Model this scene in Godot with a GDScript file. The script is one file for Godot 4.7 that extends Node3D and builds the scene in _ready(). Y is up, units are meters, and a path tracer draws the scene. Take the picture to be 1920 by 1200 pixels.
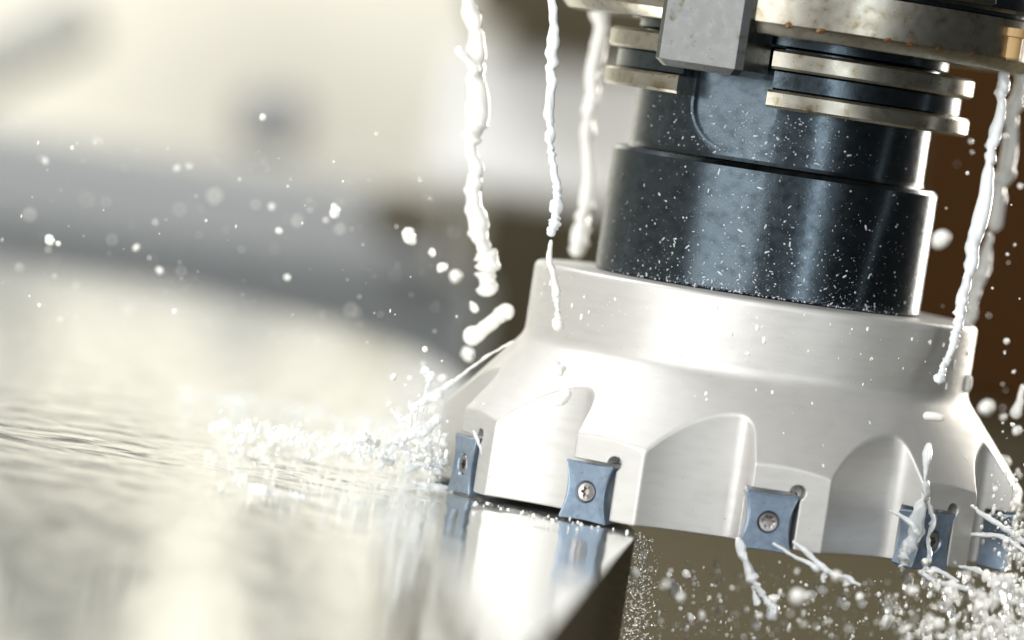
extends Node3D
# A face mill cutting a wet plate under milky coolant jets. Lengths of the tool are written in millimetres and scaled by MM.
const MM := 0.001
const FOCAL := 229.0           # mm on a 24 mm high sensor: about 6 degrees
const TILT := 8.6             # camera roll, degrees
const PITCH := -2.4            # camera looks slightly down
const TEETH := 10
const FIRST_TOOTH := 6.6       # degrees round the spindle axis, from the camera's side
const SLOT := -23.0            # drive slot of the flange

var cam: Camera3D
var eye: Transform3D
var rng := RandomNumberGenerator.new()
var noise := FastNoiseLite.new()
var names := {}
var M := {}


# ------------------------------------------------------------------ helpers
func numbered(called: String, parent: Node = self) -> String:
	if parent != self:
		return called
	var k: int = names.get(called, -1) + 1
	names[called] = k
	return called if k == 0 else "%s_%03d" % [called, k]


func tag(o: Node, label: String, category: String, group := "", kind := "") -> Node:
	if label: o.set_meta("label", label)
	if category: o.set_meta("category", category)
	if group: o.set_meta("group", group)
	if kind: o.set_meta("kind", kind)
	return o


func thing(called: String, label: String, category: String, where := Vector3.ZERO, group := "") -> Node3D:
	var o := Node3D.new()
	o.name = numbered(called)
	o.position = where
	add_child(o)
	tag(o, label, category, group)
	return o


func part(called: String, mesh: Mesh, mat: Material, parent: Node = self) -> MeshInstance3D:
	var o := MeshInstance3D.new()
	o.name = numbered(called, parent)
	o.mesh = mesh
	o.material_override = mat
	parent.add_child(o, true)
	return o


func at(px: float, py: float, depth: float) -> Vector3:      # a point seen at a pixel of the 1920 x 1200 photograph, so many metres deep
	var f := 1200.0 * FOCAL / 24.0
	return eye * Vector3((px - 960.0) / f * depth, -(py - 600.0) / f * depth, -depth)


func px_size(depth: float) -> float:                          # metres per photograph pixel at a depth
	return depth / (1200.0 * FOCAL / 24.0)


# Triangle soup (clockwise fronts) -> mesh with normals smoothed across edges flatter than the crease angle.
func creased(soup: PackedVector3Array, crease := 35.0, scale := MM, colors := PackedColorArray()) -> ArrayMesh:
	var n := soup.size() / 3
	var fn := PackedVector3Array()
	fn.resize(n)
	var who := {}
	var ids := PackedInt32Array()
	ids.resize(soup.size())
	var lists: Array[PackedInt32Array] = []
	for t in n:
		var a := soup[t * 3]
		fn[t] = (soup[t * 3 + 2] - a).cross(soup[t * 3 + 1] - a)
		for k in 3:
			var p := soup[t * 3 + k]
			var key := Vector3i((p * 2000.0).round())
			var id: int = who.get(key, -1)
			if id < 0:
				id = lists.size()
				who[key] = id
				lists.append(PackedInt32Array())
			ids[t * 3 + k] = id
			lists[id].append(t)
	var c := cos(deg_to_rad(crease))
	var nn := PackedVector3Array()
	nn.resize(soup.size())
	var unit := PackedVector3Array()
	unit.resize(n)
	for t in n:
		unit[t] = fn[t].normalized()
	var out := PackedVector3Array()
	out.resize(soup.size())
	for i in soup.size():
		var u := unit[i / 3]
		var s := Vector3.ZERO
		for t in lists[ids[i]]:
			if unit[t].dot(u) > c:
				s += fn[t]
		nn[i] = s.normalized() if s.length_squared() > 1e-20 else u
		out[i] = soup[i] * scale
	var arrays := []
	arrays.resize(Mesh.ARRAY_MAX)
	arrays[Mesh.ARRAY_VERTEX] = out
	arrays[Mesh.ARRAY_NORMAL] = nn
	var m := ArrayMesh.new()
	m.add_surface_from_arrays(Mesh.PRIMITIVE_TRIANGLES, arrays)
	return m


func quad(s: PackedVector3Array, a: Vector3, b: Vector3, c: Vector3, d: Vector3) -> void:   # a b c d counter-clockwise seen from outside
	s.append_array([a, c, b, a, d, c])


func rings(list: Array, close_ends := false) -> PackedVector3Array:  # loops of equal length, each counter-clockwise seen from the way the loops advance
	var s := PackedVector3Array()
	var n: int = list[0].size()
	for k in list.size() - 1:
		var A: PackedVector3Array = list[k]
		var B: PackedVector3Array = list[k + 1]
		for i in n:
			var j := (i + 1) % n
			quad(s, A[i], A[j], B[j], B[i])
	if close_ends:
		for e in 2:
			var R: PackedVector3Array = list[0] if e == 0 else list[-1]
			var mid := Vector3.ZERO
			for p in R: mid += p / n
			for i in n:
				var j := (i + 1) % n
				s.append_array([mid, R[i], R[j]] if e == 0 else [mid, R[j], R[i]])
	return s


func lathe(profile: Array, sides := 160) -> PackedVector3Array:   # (radius, height) from bottom to top
	var list := []
	for p in profile:
		var ring := PackedVector3Array()
		for i in sides:
			var a := TAU * i / sides
			ring.append(Vector3(sin(a) * p.x, p.y, cos(a) * p.x))
		list.append(ring)
	return rings(list)


func box_soup(lo: Vector3, hi: Vector3, bevel := 0.4) -> PackedVector3Array:   # a chamfered box, extruded along y
	var b := bevel
	var loop := func(y: float, inset: float) -> PackedVector3Array:
		var x0 := lo.x + inset
		var x1 := hi.x - inset
		var z0 := lo.z + inset
		var z1 := hi.z - inset
		return PackedVector3Array([Vector3(x0 + b, y, z1), Vector3(x1 - b, y, z1), Vector3(x1, y, z1 - b), Vector3(x1, y, z0 + b), Vector3(x1 - b, y, z0), Vector3(x0 + b, y, z0), Vector3(x0, y, z0 + b), Vector3(x0, y, z1 - b)])
	return rings([loop.call(lo.y, b), loop.call(lo.y + b, 0.0), loop.call(hi.y - b, 0.0), loop.call(hi.y, b)], true)


func csg_soup(root: CSGShape3D) -> PackedVector3Array:
	add_child(root)
	await get_tree().process_frame
	await get_tree().process_frame
	var m: ArrayMesh = root.bake_static_mesh()
	var s := PackedVector3Array()
	for k in m.get_surface_count():
		var ar := m.surface_get_arrays(k)
		var v: PackedVector3Array = ar[Mesh.ARRAY_VERTEX]
		if ar[Mesh.ARRAY_INDEX] != null:
			for i in ar[Mesh.ARRAY_INDEX]: s.append(v[i])
		else:
			s.append_array(v)
	remove_child(root)
	root.free()
	return s


func spun(profile: Array, sides := 128) -> CSGPolygon3D:       # closed (radius, height) outline turned round y
	var c := CSGPolygon3D.new()
	c.polygon = PackedVector2Array(profile)
	c.mode = CSGPolygon3D.MODE_SPIN
	c.spin_sides = sides
	return c


func upright(plan: Array, y0: float, y1: float, turn: float) -> CSGPolygon3D:   # (x, z) outline raised from y0 to y1
	var c := CSGPolygon3D.new()
	var pts := PackedVector2Array()
	for p in plan: pts.append(Vector2(p.x, -p.y))
	c.polygon = pts
	c.mode = CSGPolygon3D.MODE_DEPTH
	c.depth = y1 - y0
	c.transform = Transform3D(Basis(Vector3.UP, deg_to_rad(turn)) * Basis(Vector3.RIGHT, -PI / 2), Vector3(0, y1, 0))
	c.operation = CSGShape3D.OPERATION_SUBTRACTION
	return c


func outward(front: Array, z0: float, z1: float, turn: float) -> CSGPolygon3D:   # (x, y) outline pushed out along the radius
	var c := CSGPolygon3D.new()
	c.polygon = PackedVector2Array(front)
	c.mode = CSGPolygon3D.MODE_DEPTH
	c.depth = z1 - z0
	var b := Basis(Vector3.UP, deg_to_rad(turn))
	c.transform = Transform3D(b, b * Vector3(0, 0, z1))
	c.operation = CSGShape3D.OPERATION_SUBTRACTION
	return c


# ------------------------------------------------------------------ materials
func fbm(freq: float, seed_: int, octaves := 4, kind := FastNoiseLite.TYPE_SIMPLEX_SMOOTH) -> FastNoiseLite:
	var n := FastNoiseLite.new()
	n.noise_type = kind
	n.frequency = freq
	n.seed = seed_
	n.fractal_octaves = octaves
	return n


func tex(n: FastNoiseLite, stops: Array, size := 512, normal := 0.0) -> NoiseTexture2D:
	var t := NoiseTexture2D.new()
	t.width = size
	t.height = size
	t.seamless = true
	t.noise = n
	if normal > 0.0:
		t.as_normal_map = true
		t.bump_strength = normal
	else:
		var g := Gradient.new()
		g.offsets = PackedFloat32Array(stops.map(func(s): return s[0]))
		g.colors = PackedColorArray(stops.map(func(s): return s[1]))
		t.color_ramp = g
	return t


func grey(v: float) -> Color:
	return Color(v, v, v)


func lin(r: float, g: float, b: float) -> Color:
	return Color(r, g, b).linear_to_srgb()


func mat(c: Color, rough: float, metal := 0.0) -> StandardMaterial3D:
	var m := StandardMaterial3D.new()
	m.albedo_color = c
	m.roughness = rough
	m.metallic = metal
	return m


func planar(m: StandardMaterial3D, repeat_mm: float) -> StandardMaterial3D:
	m.uv1_triplanar = true
	m.uv1_scale = Vector3.ONE * (1000.0 / repeat_mm)
	return m


func make_materials() -> void:
	# satin nickel of the cutter body: faint cloudy wear and a fine blasted grain
	var m := planar(mat(lin(0.66, 0.65, 0.625), 1.0, 0.62), 40.0)
	m.albedo_texture = tex(fbm(0.012, 3, 5), [[0.0, grey(0.94)], [0.45, grey(0.98)], [1.0, grey(1.0)]])
	m.roughness_texture = tex(fbm(0.02, 5, 5), [[0.0, grey(0.45)], [1.0, grey(0.55)]])
	m.normal_enabled = true
	m.normal_texture = tex(fbm(0.12, 7, 3), [], 512, 1.0)
	m.normal_scale = 0.18
	var wear := fbm(0.016, 71, 3, FastNoiseLite.TYPE_CELLULAR)
	wear.cellular_return_type = FastNoiseLite.RETURN_DISTANCE
	wear.cellular_jitter = 1.4
	m.detail_enabled = true
	m.detail_blend_mode = BaseMaterial3D.BLEND_MODE_MUL
	m.uv1_scale = Vector3(1000.0 / 50.0, 1000.0 / 13.0, 1000.0 / 50.0)   # long marks of turning round the body
	m.detail_uv_layer = BaseMaterial3D.DETAIL_UV_2
	m.uv2_triplanar = true
	m.uv2_scale = Vector3.ONE * 25.0
	m.detail_albedo = tex(wear, [[0.0, Color(0.50, 0.47, 0.42)], [0.035, Color(0.82, 0.80, 0.77)], [0.09, Color(1, 1, 1)], [1.0, Color(1, 1, 1)]], 1024)
	M.nickel = m
	# blackened steel of the holder
	m = planar(mat(lin(0.070, 0.090, 0.106), 1.0, 1.0), 30.0)
	m.albedo_texture = tex(fbm(0.02, 11, 5), [[0.0, grey(0.72)], [0.5, grey(0.95)], [1.0, grey(1.0)]])
	m.roughness_texture = tex(fbm(0.03, 13, 4), [[0.0, grey(0.16)], [1.0, grey(0.30)]])
	m.normal_enabled = true
	m.normal_texture = tex(fbm(0.08, 17, 4), [], 512, 1.0)
	m.normal_scale = 0.12
	M.black_steel = m
	# ground steel with brown stains and dark specks: flange, spindle nose
	m = planar(mat(lin(0.40, 0.385, 0.34), 1.0, 1.0), 26.0)
	var specks := fbm(0.035, 23, 3, FastNoiseLite.TYPE_CELLULAR)
	specks.cellular_return_type = FastNoiseLite.RETURN_DISTANCE
	m.albedo_texture = tex(fbm(0.013, 21, 5), [[0.0, Color(0.50, 0.42, 0.30)], [0.12, Color(0.74, 0.68, 0.57)], [0.3, Color(0.93, 0.91, 0.87)], [0.6, Color(0.99, 0.99, 0.98)], [1.0, Color(1, 1, 1)]])
	m.detail_enabled = true
	m.detail_blend_mode = BaseMaterial3D.BLEND_MODE_MUL
	m.detail_albedo = tex(specks, [[0.0, Color(0.10, 0.08, 0.05)], [0.04, Color(0.14, 0.11, 0.08)], [0.1, Color(1, 1, 1)], [1.0, Color(1, 1, 1)]])
	m.roughness_texture = tex(fbm(0.02, 27, 4), [[0.0, grey(0.24)], [1.0, grey(0.36)]])
	m.normal_enabled = true
	m.normal_texture = tex(fbm(0.05, 29, 4), [], 512, 1.0)
	m.normal_scale = 0.07
	M.worn_steel = m
	m = m.duplicate()
	m.albedo_color = lin(0.135, 0.14, 0.138)
	m.albedo_texture = tex(fbm(0.01, 61, 5), [[0.0, Color(0.6, 0.5, 0.34)], [0.14, Color(0.85, 0.82, 0.76)], [0.3, Color(0.98, 0.98, 0.98)], [1.0, Color(1, 1, 1)]])
	M.key_steel = m
	# coated inserts
	m = planar(mat(lin(0.26, 0.34, 0.43), 1.0, 0.6), 9.0)
	m.albedo_texture = tex(fbm(0.02, 31, 5), [[0.0, Color(0.86, 0.87, 0.90)], [1.0, Color(1, 1, 1)]], 256)
	m.roughness_texture = tex(fbm(0.03, 33, 4), [[0.0, grey(0.25)], [1.0, grey(0.42)]], 256)
	m.clearcoat_enabled = true
	m.clearcoat = 0.6
	m.clearcoat_roughness = 0.08
	M.carbide = m
	M.screw = mat(lin(0.36, 0.34, 0.33), 0.38, 1.0)
	M.coolant = mat(lin(0.96, 0.945, 0.89), 0.12)
	M.coolant.backlight_enabled = true
	M.coolant.backlight = grey(0.3)
	M.coolant.clearcoat_enabled = true
	M.coolant.clearcoat = 0.5
	M.coolant.clearcoat_roughness = 0.05
	M.milky = mat(lin(0.90, 0.93, 0.94), 0.1)
	M.thin_coolant = mat(lin(0.94, 0.97, 0.98), 0.06)
	M.thin_coolant.albedo_color.a = 0.68
	M.thin_coolant.refraction_enabled = true
	M.thin_coolant.refraction_scale = 0.033
	M.veil = M.thin_coolant.duplicate()
	M.veil.albedo_color.a = 0.34
	M.water = M.thin_coolant.duplicate()
	M.water.albedo_color.a = 0.16
	M.clear_drop = mat(lin(0.52, 0.56, 0.60), 0.08, 0.2)
	M.amber = mat(lin(0.13, 0.052, 0.012), 0.2)
	M.brass = mat(lin(0.62, 0.40, 0.17), 0.4, 0.0)
	m = mat(lin(0.86, 0.87, 0.84), 1.0, 0.9)
	m.uv1_triplanar = true
	m.uv1_scale = Vector3(14, 14, 3)
	m.roughness_texture = tex(fbm(0.02, 81, 5), [[0.0, grey(0.07)], [0.5, grey(0.105)], [1.0, grey(0.18)]])
	M.wet_plate = m
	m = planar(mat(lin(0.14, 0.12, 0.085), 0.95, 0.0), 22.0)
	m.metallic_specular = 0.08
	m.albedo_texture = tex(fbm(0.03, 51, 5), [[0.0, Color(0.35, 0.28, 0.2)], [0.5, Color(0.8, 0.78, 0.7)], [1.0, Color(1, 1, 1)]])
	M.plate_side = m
	M.cream = mat(lin(0.80, 0.785, 0.715), 0.7)
	M.white = mat(lin(0.80, 0.80, 0.78), 0.6)
	M.grey = mat(lin(0.29, 0.30, 0.30), 0.5)
	M.blue_grey = mat(lin(0.135, 0.147, 0.150), 0.5)
	M.olive = mat(lin(0.080, 0.070, 0.044), 0.8)
	M.olive.metallic_specular = 0.2
	M.pale_grey = mat(lin(0.5, 0.5, 0.46), 0.7)
	M.dark = mat(lin(0.03, 0.034, 0.035), 0.6)
	M.brown = mat(lin(0.040, 0.019, 0.007), 0.85)
	M.brown.metallic_specular = 0.05
	M.lamp_shell = mat(lin(0.05, 0.05, 0.05), 0.6)


# ------------------------------------------------------------------ face mill body: a distance field, meshed on a polar grid one tooth at a time
func smax(a: float, b: float, k: float) -> float:
	var h := maxf(k - absf(a - b), 0.0)
	return maxf(a, b) + h * h / (4.0 * k)


func tooth_cut(x: float, y: float, z: float, d: float) -> float:   # takes the gullet, the land's flat and the insert's seat of one tooth out of d
	d = smax(d, z - 50.15, 0.25)
	var gullet := smax(sqrt((x + 9.4) * (x + 9.4) + (z - 73.6) * (z - 73.6)) - 30.0, x + 4.0 - 0.06 * (z - 45.0), 2.6)
	d = smax(d, -gullet, 0.35)
	var seat := maxf(maxf(absf(x) - 4.75, y - 10.35), 45.8 - z)
	var hx := x - 4.2
	var hy := y - 10.5
	seat = minf(seat, maxf(sqrt(hx * hx + hy * hy) - 1.25, 46.5 - z))
	return smax(d, -seat, 0.22)


func body_field(p: Vector3) -> float:
	var r := sqrt(p.x * p.x + p.z * p.z)
	var y := p.y
	var low := smax(r - 51.3, (r - 51.3) * 0.771 + (y - 13.2) * 0.637, 0.8)
	var collar := r - 38.9
	var h := maxf(0.9 - absf(low - collar), 0.0)
	var d := minf(low, collar) - h * h / 3.6
	d = smax(d, y - 41.0, 1.3)
	d = smax(d, 0.9 - y, 0.4)
	if r > 37.0 and y < 30.0:
		d = tooth_cut(p.x, y, p.z, d)
		var c := 0.809017
		var s := 0.587785
		d = tooth_cut(p.x * c - p.z * s, y, p.x * s + p.z * c, d)
		d = tooth_cut(p.x * c + p.z * s, y, -p.x * s + p.z * c, d)
	return d


func make_mill_body() -> ArrayMesh:
	var nt := 88
	var nr := 84
	var ny := 124
	var r0 := 26.5
	var dr := 0.32
	var y0 := 0.4
	var dy := 0.334
	var pitch := TAU / TEETH
	var dt := pitch / nt
	var field := PackedFloat32Array()
	var W := nr + 1
	var H := ny + 1
	field.resize((nt + 1) * W * H)
	field.fill(1e9)
	var B := 4
	for bi in range(0, nt + 1, B):
		for bj in range(0, W, B):
			for bk in range(0, H, B):
				var t := (bi + 1.5) * dt - pitch / 2
				var r := r0 + (bj + 1.5) * dr
				var mid := body_field(Vector3(sin(t) * r, y0 + (bk + 1.5) * dy, cos(t) * r))
				var far := absf(mid) > 3.0
				for i in range(bi, mini(bi + B, nt + 1)):
					var a := i * dt - pitch / 2
					var sa := sin(a)
					var ca := cos(a)
					for j in range(bj, mini(bj + B, W)):
						var rr := r0 + j * dr
						for k in range(bk, mini(bk + B, H)):
							field[(i * W + j) * H + k] = mid if far else body_field(Vector3(sa * rr, y0 + k * dy, ca * rr))
	for j in W:                                        # the sector repeats: its last layer is its first
		for k in H:
			field[(nt * W + j) * H + k] = field[j * H + k]
	# one vertex in each crossed cell
	var ids := PackedInt32Array()
	ids.resize(nt * nr * ny)
	ids.fill(-1)
	var verts := PackedVector3Array()
	var norms := PackedVector3Array()
	var offs := PackedInt32Array([0, 1, H, H + 1, W * H, W * H + 1, W * H + H, W * H + H + 1])
	var e := 0.03
	for i in nt:
		for j in nr:
			var base := (i * W + j) * H
			for k in ny:
				var inside := 0
				for o in offs:
					if field[base + k + o] < 0.0: inside += 1
				if inside == 0 or inside == 8:
					continue
				var a := (i + 0.5) * dt - pitch / 2
				var r := r0 + (j + 0.5) * dr
				var p := Vector3(sin(a) * r, y0 + (k + 0.5) * dy, cos(a) * r)
				var home := p
				var g := Vector3.UP
				for step in 3:
					var d0 := body_field(p)
					g = Vector3(body_field(p + Vector3(e, 0, 0)) - d0, body_field(p + Vector3(0, e, 0)) - d0, body_field(p + Vector3(0, 0, e)) - d0) / e
					var l := maxf(g.length_squared(), 0.05)
					if step < 2:
						p -= g * (d0 / l)
						var off := p - home
						p = home + off.limit_length(0.42)
				ids[(i * nr + j) * ny + k] = verts.size()
				verts.append(p)
				norms.append(g.normalized())
	var nv := verts.size()
	var all_v := PackedVector3Array()
	var all_n := PackedVector3Array()
	for s in TEETH:
		var b := Basis(Vector3.UP, deg_to_rad(FIRST_TOOTH) + s * pitch)
		for v in verts: all_v.append(b * v * MM)
		for v in norms: all_n.append(b * v)
	var index := PackedInt32Array()
	var one := PackedInt32Array()                       # (sector step, id) pairs for the quads of one sector
	var put := func(c: Array, flip: bool) -> void:
		var q := []
		for x in c:
			var ii: int = x[0]
			var back := 0
			if ii < 0:
				ii += nt
				back = -1
			var id := ids[(ii * nr + x[1]) * ny + x[2]]
			if id < 0: return
			q.append([back, id])
		var order := [0, 1, 2, 0, 2, 3] if flip else [0, 2, 1, 0, 3, 2]
		for o in order:
			one.append(q[o][0])
			one.append(q[o][1])
	for i in nt:
		for j in range(1, nr):
			var base := (i * W + j) * H
			for k in range(1, ny):
				var f := field[base + k] < 0.0
				if f != (field[base + k + W * H] < 0.0):   # edge along the angle
					put.call([[i, j - 1, k - 1], [i, j, k - 1], [i, j, k], [i, j - 1, k]], f)
				if f != (field[base + k + H] < 0.0):       # along the radius
					put.call([[i - 1, j, k - 1], [i - 1, j, k], [i, j, k], [i, j, k - 1]], f)
				if f != (field[base + k + 1] < 0.0):       # along the height
					put.call([[i - 1, j - 1, k], [i, j - 1, k], [i, j, k], [i - 1, j, k]], f)
	for s in TEETH:
		for q in range(0, one.size(), 2):
			index.append(posmod(s + one[q], TEETH) * nv + one[q + 1])
	# make every face agree with its normal
	for t in range(0, index.size(), 3):
		var a := all_v[index[t]]
		var fnorm := (all_v[index[t + 2]] - a).cross(all_v[index[t + 1]] - a)
		if fnorm.dot(all_n[index[t]] + all_n[index[t + 1]] + all_n[index[t + 2]]) < 0.0:
			var w := index[t + 1]
			index[t + 1] = index[t + 2]
			index[t + 2] = w
	var arrays := []
	arrays.resize(Mesh.ARRAY_MAX)
	arrays[Mesh.ARRAY_VERTEX] = all_v
	arrays[Mesh.ARRAY_NORMAL] = all_n
	arrays[Mesh.ARRAY_INDEX] = index
	var m := ArrayMesh.new()
	m.add_surface_from_arrays(Mesh.PRIMITIVE_TRIANGLES, arrays)
	return m


func loop_xy(n: int, z: float, f: Callable) -> PackedVector3Array:
	var r := PackedVector3Array()
	for i in n:
		var q: Vector2 = f.call(TAU * i / n)
		r.append(Vector3(q.x, q.y, z))
	return r


func make_insert() -> ArrayMesh:                             # an hourglass block with a countersunk hole, front at z = 0
	var outline := func(grow: float) -> Callable:
		return func(a: float) -> Vector2:
			var d := Vector2(cos(a), sin(a))
			var hw := 4.65
			var hh := 5.0
			var t := minf(hw / maxf(absf(d.x), 1e-6), hh / maxf(absf(d.y), 1e-6))
			var q := d * t
			var side := clampf(1.0 - pow(absf(q.y) / hh, 2.0), 0.0, 1.0)
			var top := clampf(1.0 - pow(absf(q.x) / hw, 2.0), 0.0, 1.0)
			if absf(q.x) > hw - 0.001: q.x -= signf(q.x) * 1.0 * side
			else: q.y -= signf(q.y) * 0.22 * top
			return q - q.normalized() * grow
	var disc := func(r: float) -> Callable:
		return func(a: float) -> Vector2: return Vector2(cos(a), sin(a)) * r
	var n := 96
	return creased(rings([loop_xy(n, -5.0, outline.call(0.5)), loop_xy(n, -0.45, outline.call(0.0)), loop_xy(n, -0.1, outline.call(0.06)), loop_xy(n, 0.0, outline.call(0.25)), loop_xy(n, -0.05, outline.call(0.6)),
		loop_xy(n, -0.05, disc.call(2.0)), loop_xy(n, -0.35, disc.call(1.75)), loop_xy(n, -2.0, disc.call(1.5))]), 28.0)


func make_screw() -> ArrayMesh:                              # a six-lobed socket in a dished head
	var star := func(lo: float, hi: float) -> Callable:
		return func(a: float) -> Vector2: return Vector2(cos(a), sin(a)) * lerpf(lo, hi, 0.5 + 0.5 * cos(6.0 * a))
	var disc := func(r: float) -> Callable:
		return func(a: float) -> Vector2: return Vector2(cos(a), sin(a)) * r
	var n := 72
	return creased(rings([loop_xy(n, -1.4, disc.call(1.5)), loop_xy(n, -0.30, disc.call(1.62)), loop_xy(n, -0.16, disc.call(1.5)), loop_xy(n, -0.2, disc.call(1.15)), loop_xy(n, -0.3, star.call(0.62, 0.98)), loop_xy(n, -1.2, star.call(0.58, 0.92)), loop_xy(n, -1.25, disc.call(0.05))]), 30.0)


func build_face_mill() -> void:
	var t := thing("face_mill", "silver face milling cutter with blue inserts round its rim", "milling cutter")
	part("body", make_mill_body(), M.nickel, t)
	var im := make_insert()
	var sm := make_screw()
	for k in TEETH:
		var b := Basis(Vector3.UP, deg_to_rad(FIRST_TOOTH + 360.0 / TEETH * k))
		var o := part("insert", im, M.carbide, t)
		o.transform = Transform3D(b, b * Vector3(-0.05, 5.05, 50.75) * MM)
		part("screw", sm, M.screw, o)


func build_holder() -> void:
	var t := thing("tool_holder", "dark blackened steel tool holder between flange and silver cutter", "tool holder")
	part("lower_barrel", creased(lathe([Vector2(0.01, 2.0), Vector2(27.0, 2.0), Vector2(27.0, 40.6), Vector2(28.0, 41.02), Vector2(28.5, 41.5), Vector2(28.5, 62.2), Vector2(27.9, 62.9), Vector2(26.6, 63.0), Vector2(26.0, 63.3), Vector2(25.75, 63.9), Vector2(25.0, 64.0)])), M.black_steel, t)
	var up := spun([Vector2(0, 63.0), Vector2(25.7, 63.0), Vector2(25.7, 84.0), Vector2(0, 84.0)], 160)
	var keyhole := []
	for i in 33:
		var a := PI + PI * i / 32.0
		keyhole.append(Vector2(cos(a) * 7.4, 72.4 + sin(a) * 7.4))
	keyhole.append_array([Vector2(7.4, 90.0), Vector2(-7.4, 90.0)])
	var rim := []
	for p in keyhole: rim.append(Vector2(p.x * 1.07, (p.y - 72.4) * 1.07 + 72.4))
	for s in [0.0, 180.0]:
		up.add_child(outward(keyhole, 23.2, 40.0, SLOT + s))
		up.add_child(outward(rim, 24.35, 40.0, SLOT + s))
	part("upper_barrel", creased(await csg_soup(up), 30.0), M.black_steel, t)
	for f in [["lower_flange", 73.1, 76.2, 32.0], ["upper_flange", 79.7, 83.1, 31.9], ["flange_groove", 76.1, 79.8, 30.1], ["flange_neck", 83.4, 96.0, 27.0]]:
		var y0: float = f[1]
		var y1: float = f[2]
		var r: float = f[3]
		var c := 0.45
		var disc := spun([Vector2(0, y0), Vector2(r - c, y0), Vector2(r, y0 + c), Vector2(r, y1 - c), Vector2(r - c, y1), Vector2(0, y1)], 160)
		if f[0] != "flange_neck":
			for s in [0.0, 180.0]:
				disc.add_child(upright([Vector2(-8.2, 20.0), Vector2(8.2, 20.0), Vector2(8.2, 45.0), Vector2(-8.2, 45.0)], y0 - 1.0, y1 + 1.0, SLOT + s))
		part(f[0], creased(await csg_soup(disc), 25.0), M.black_steel if f[0] in ["flange_groove", "flange_neck"] else M.worn_steel, t)


func build_spindle() -> void:
	var t := thing("spindle_nose", "stained steel spindle nose above the tool holder at the top edge", "spindle")
	part("lower_ring", creased(lathe([Vector2(29.0, 96.0), Vector2(29.0, 85.3), Vector2(39.4, 85.1), Vector2(40.0, 85.3), Vector2(41.6, 87.0), Vector2(41.8, 87.4), Vector2(41.8, 94.0), Vector2(41.4, 94.3), Vector2(29.0, 94.4)])), M.worn_steel, t)
	part("upper_ring", creased(lathe([Vector2(29.0, 94.9), Vector2(42.6, 94.9), Vector2(43.2, 95.5), Vector2(43.2, 125.0), Vector2(0.01, 125.0)])), M.black_steel, t)
	part("ring_gap", creased(lathe([Vector2(40.6, 94.0), Vector2(40.6, 95.2)])), M.black_steel, t)
	var b := Basis(Vector3.UP, deg_to_rad(SLOT))
	for s in 2:
		var key := part("drive_key", creased(box_soup(Vector3(-7.95, 77.5, 30.5), Vector3(7.95, 112.0, 44.2), 1.1), 20.0), M.key_steel, t)
		key.transform = Transform3D(b.rotated(Vector3.UP, PI * s), Vector3.ZERO)
	var plate := part("cover_plate", creased(box_soup(Vector3(-8.5, 95.6, 40.0), Vector3(8.5, 108.0, 43.9), 0.5), 20.0), M.key_steel, t)
	plate.rotation.y = deg_to_rad(34.0)
	# drops of brown coolant caught on the lower edge
	for a in [-4.0, 3.0, 19.0, 25.0, 33.0, 43.5, 57.0]:
		var n := Basis(Vector3.UP, deg_to_rad(a))
		var o := part("stain", blob(0.5 if a < 30 else 0.4, 0.4, int(a) + 40), M.amber, t)
		o.transform = Transform3D(n * Basis.from_scale(Vector3(1.5, 0.9, 0.45)), n * Vector3(0, 87.2, 41.65) * MM)
	var at_port := Basis(Vector3.UP, deg_to_rad(72.0))
	var noz := part("coolant_nozzle", creased(lathe([Vector2(0.6, -4.2), Vector2(1.5, -4.2), Vector2(1.9, -3.9), Vector2(1.9, -0.4), Vector2(2.4, -0.2), Vector2(2.4, 1.2), Vector2(0.01, 1.3)], 40)), M.brass, t)
	noz.position = at(1898, 66, 1.040)


# ------------------------------------------------------------------ coolant
func blob(r: float, rough: float, seed_: int, stretch := 1.0) -> ArrayMesh:      # radius in millimetres
	var list := []
	var around := 20
	var up := 13
	for j in up + 1:
		var ring := PackedVector3Array()
		var v := -PI / 2 + PI * clampf(float(j) / up, 0.004, 0.996)
		for i in around:
			var u := TAU * i / around
			var d := Vector3(cos(v) * sin(u), sin(v), cos(v) * cos(u))
			var k := r * (1.0 + rough * noise.get_noise_3d(d.x * 45.0 + seed_ * 91.0, d.y * 45.0, d.z * 45.0) * 2.2)
			ring.append(Vector3(d.x * k, d.y * k * stretch, d.z * k))
		list.append(ring)
	return creased(rings(list), 80.0)


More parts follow.
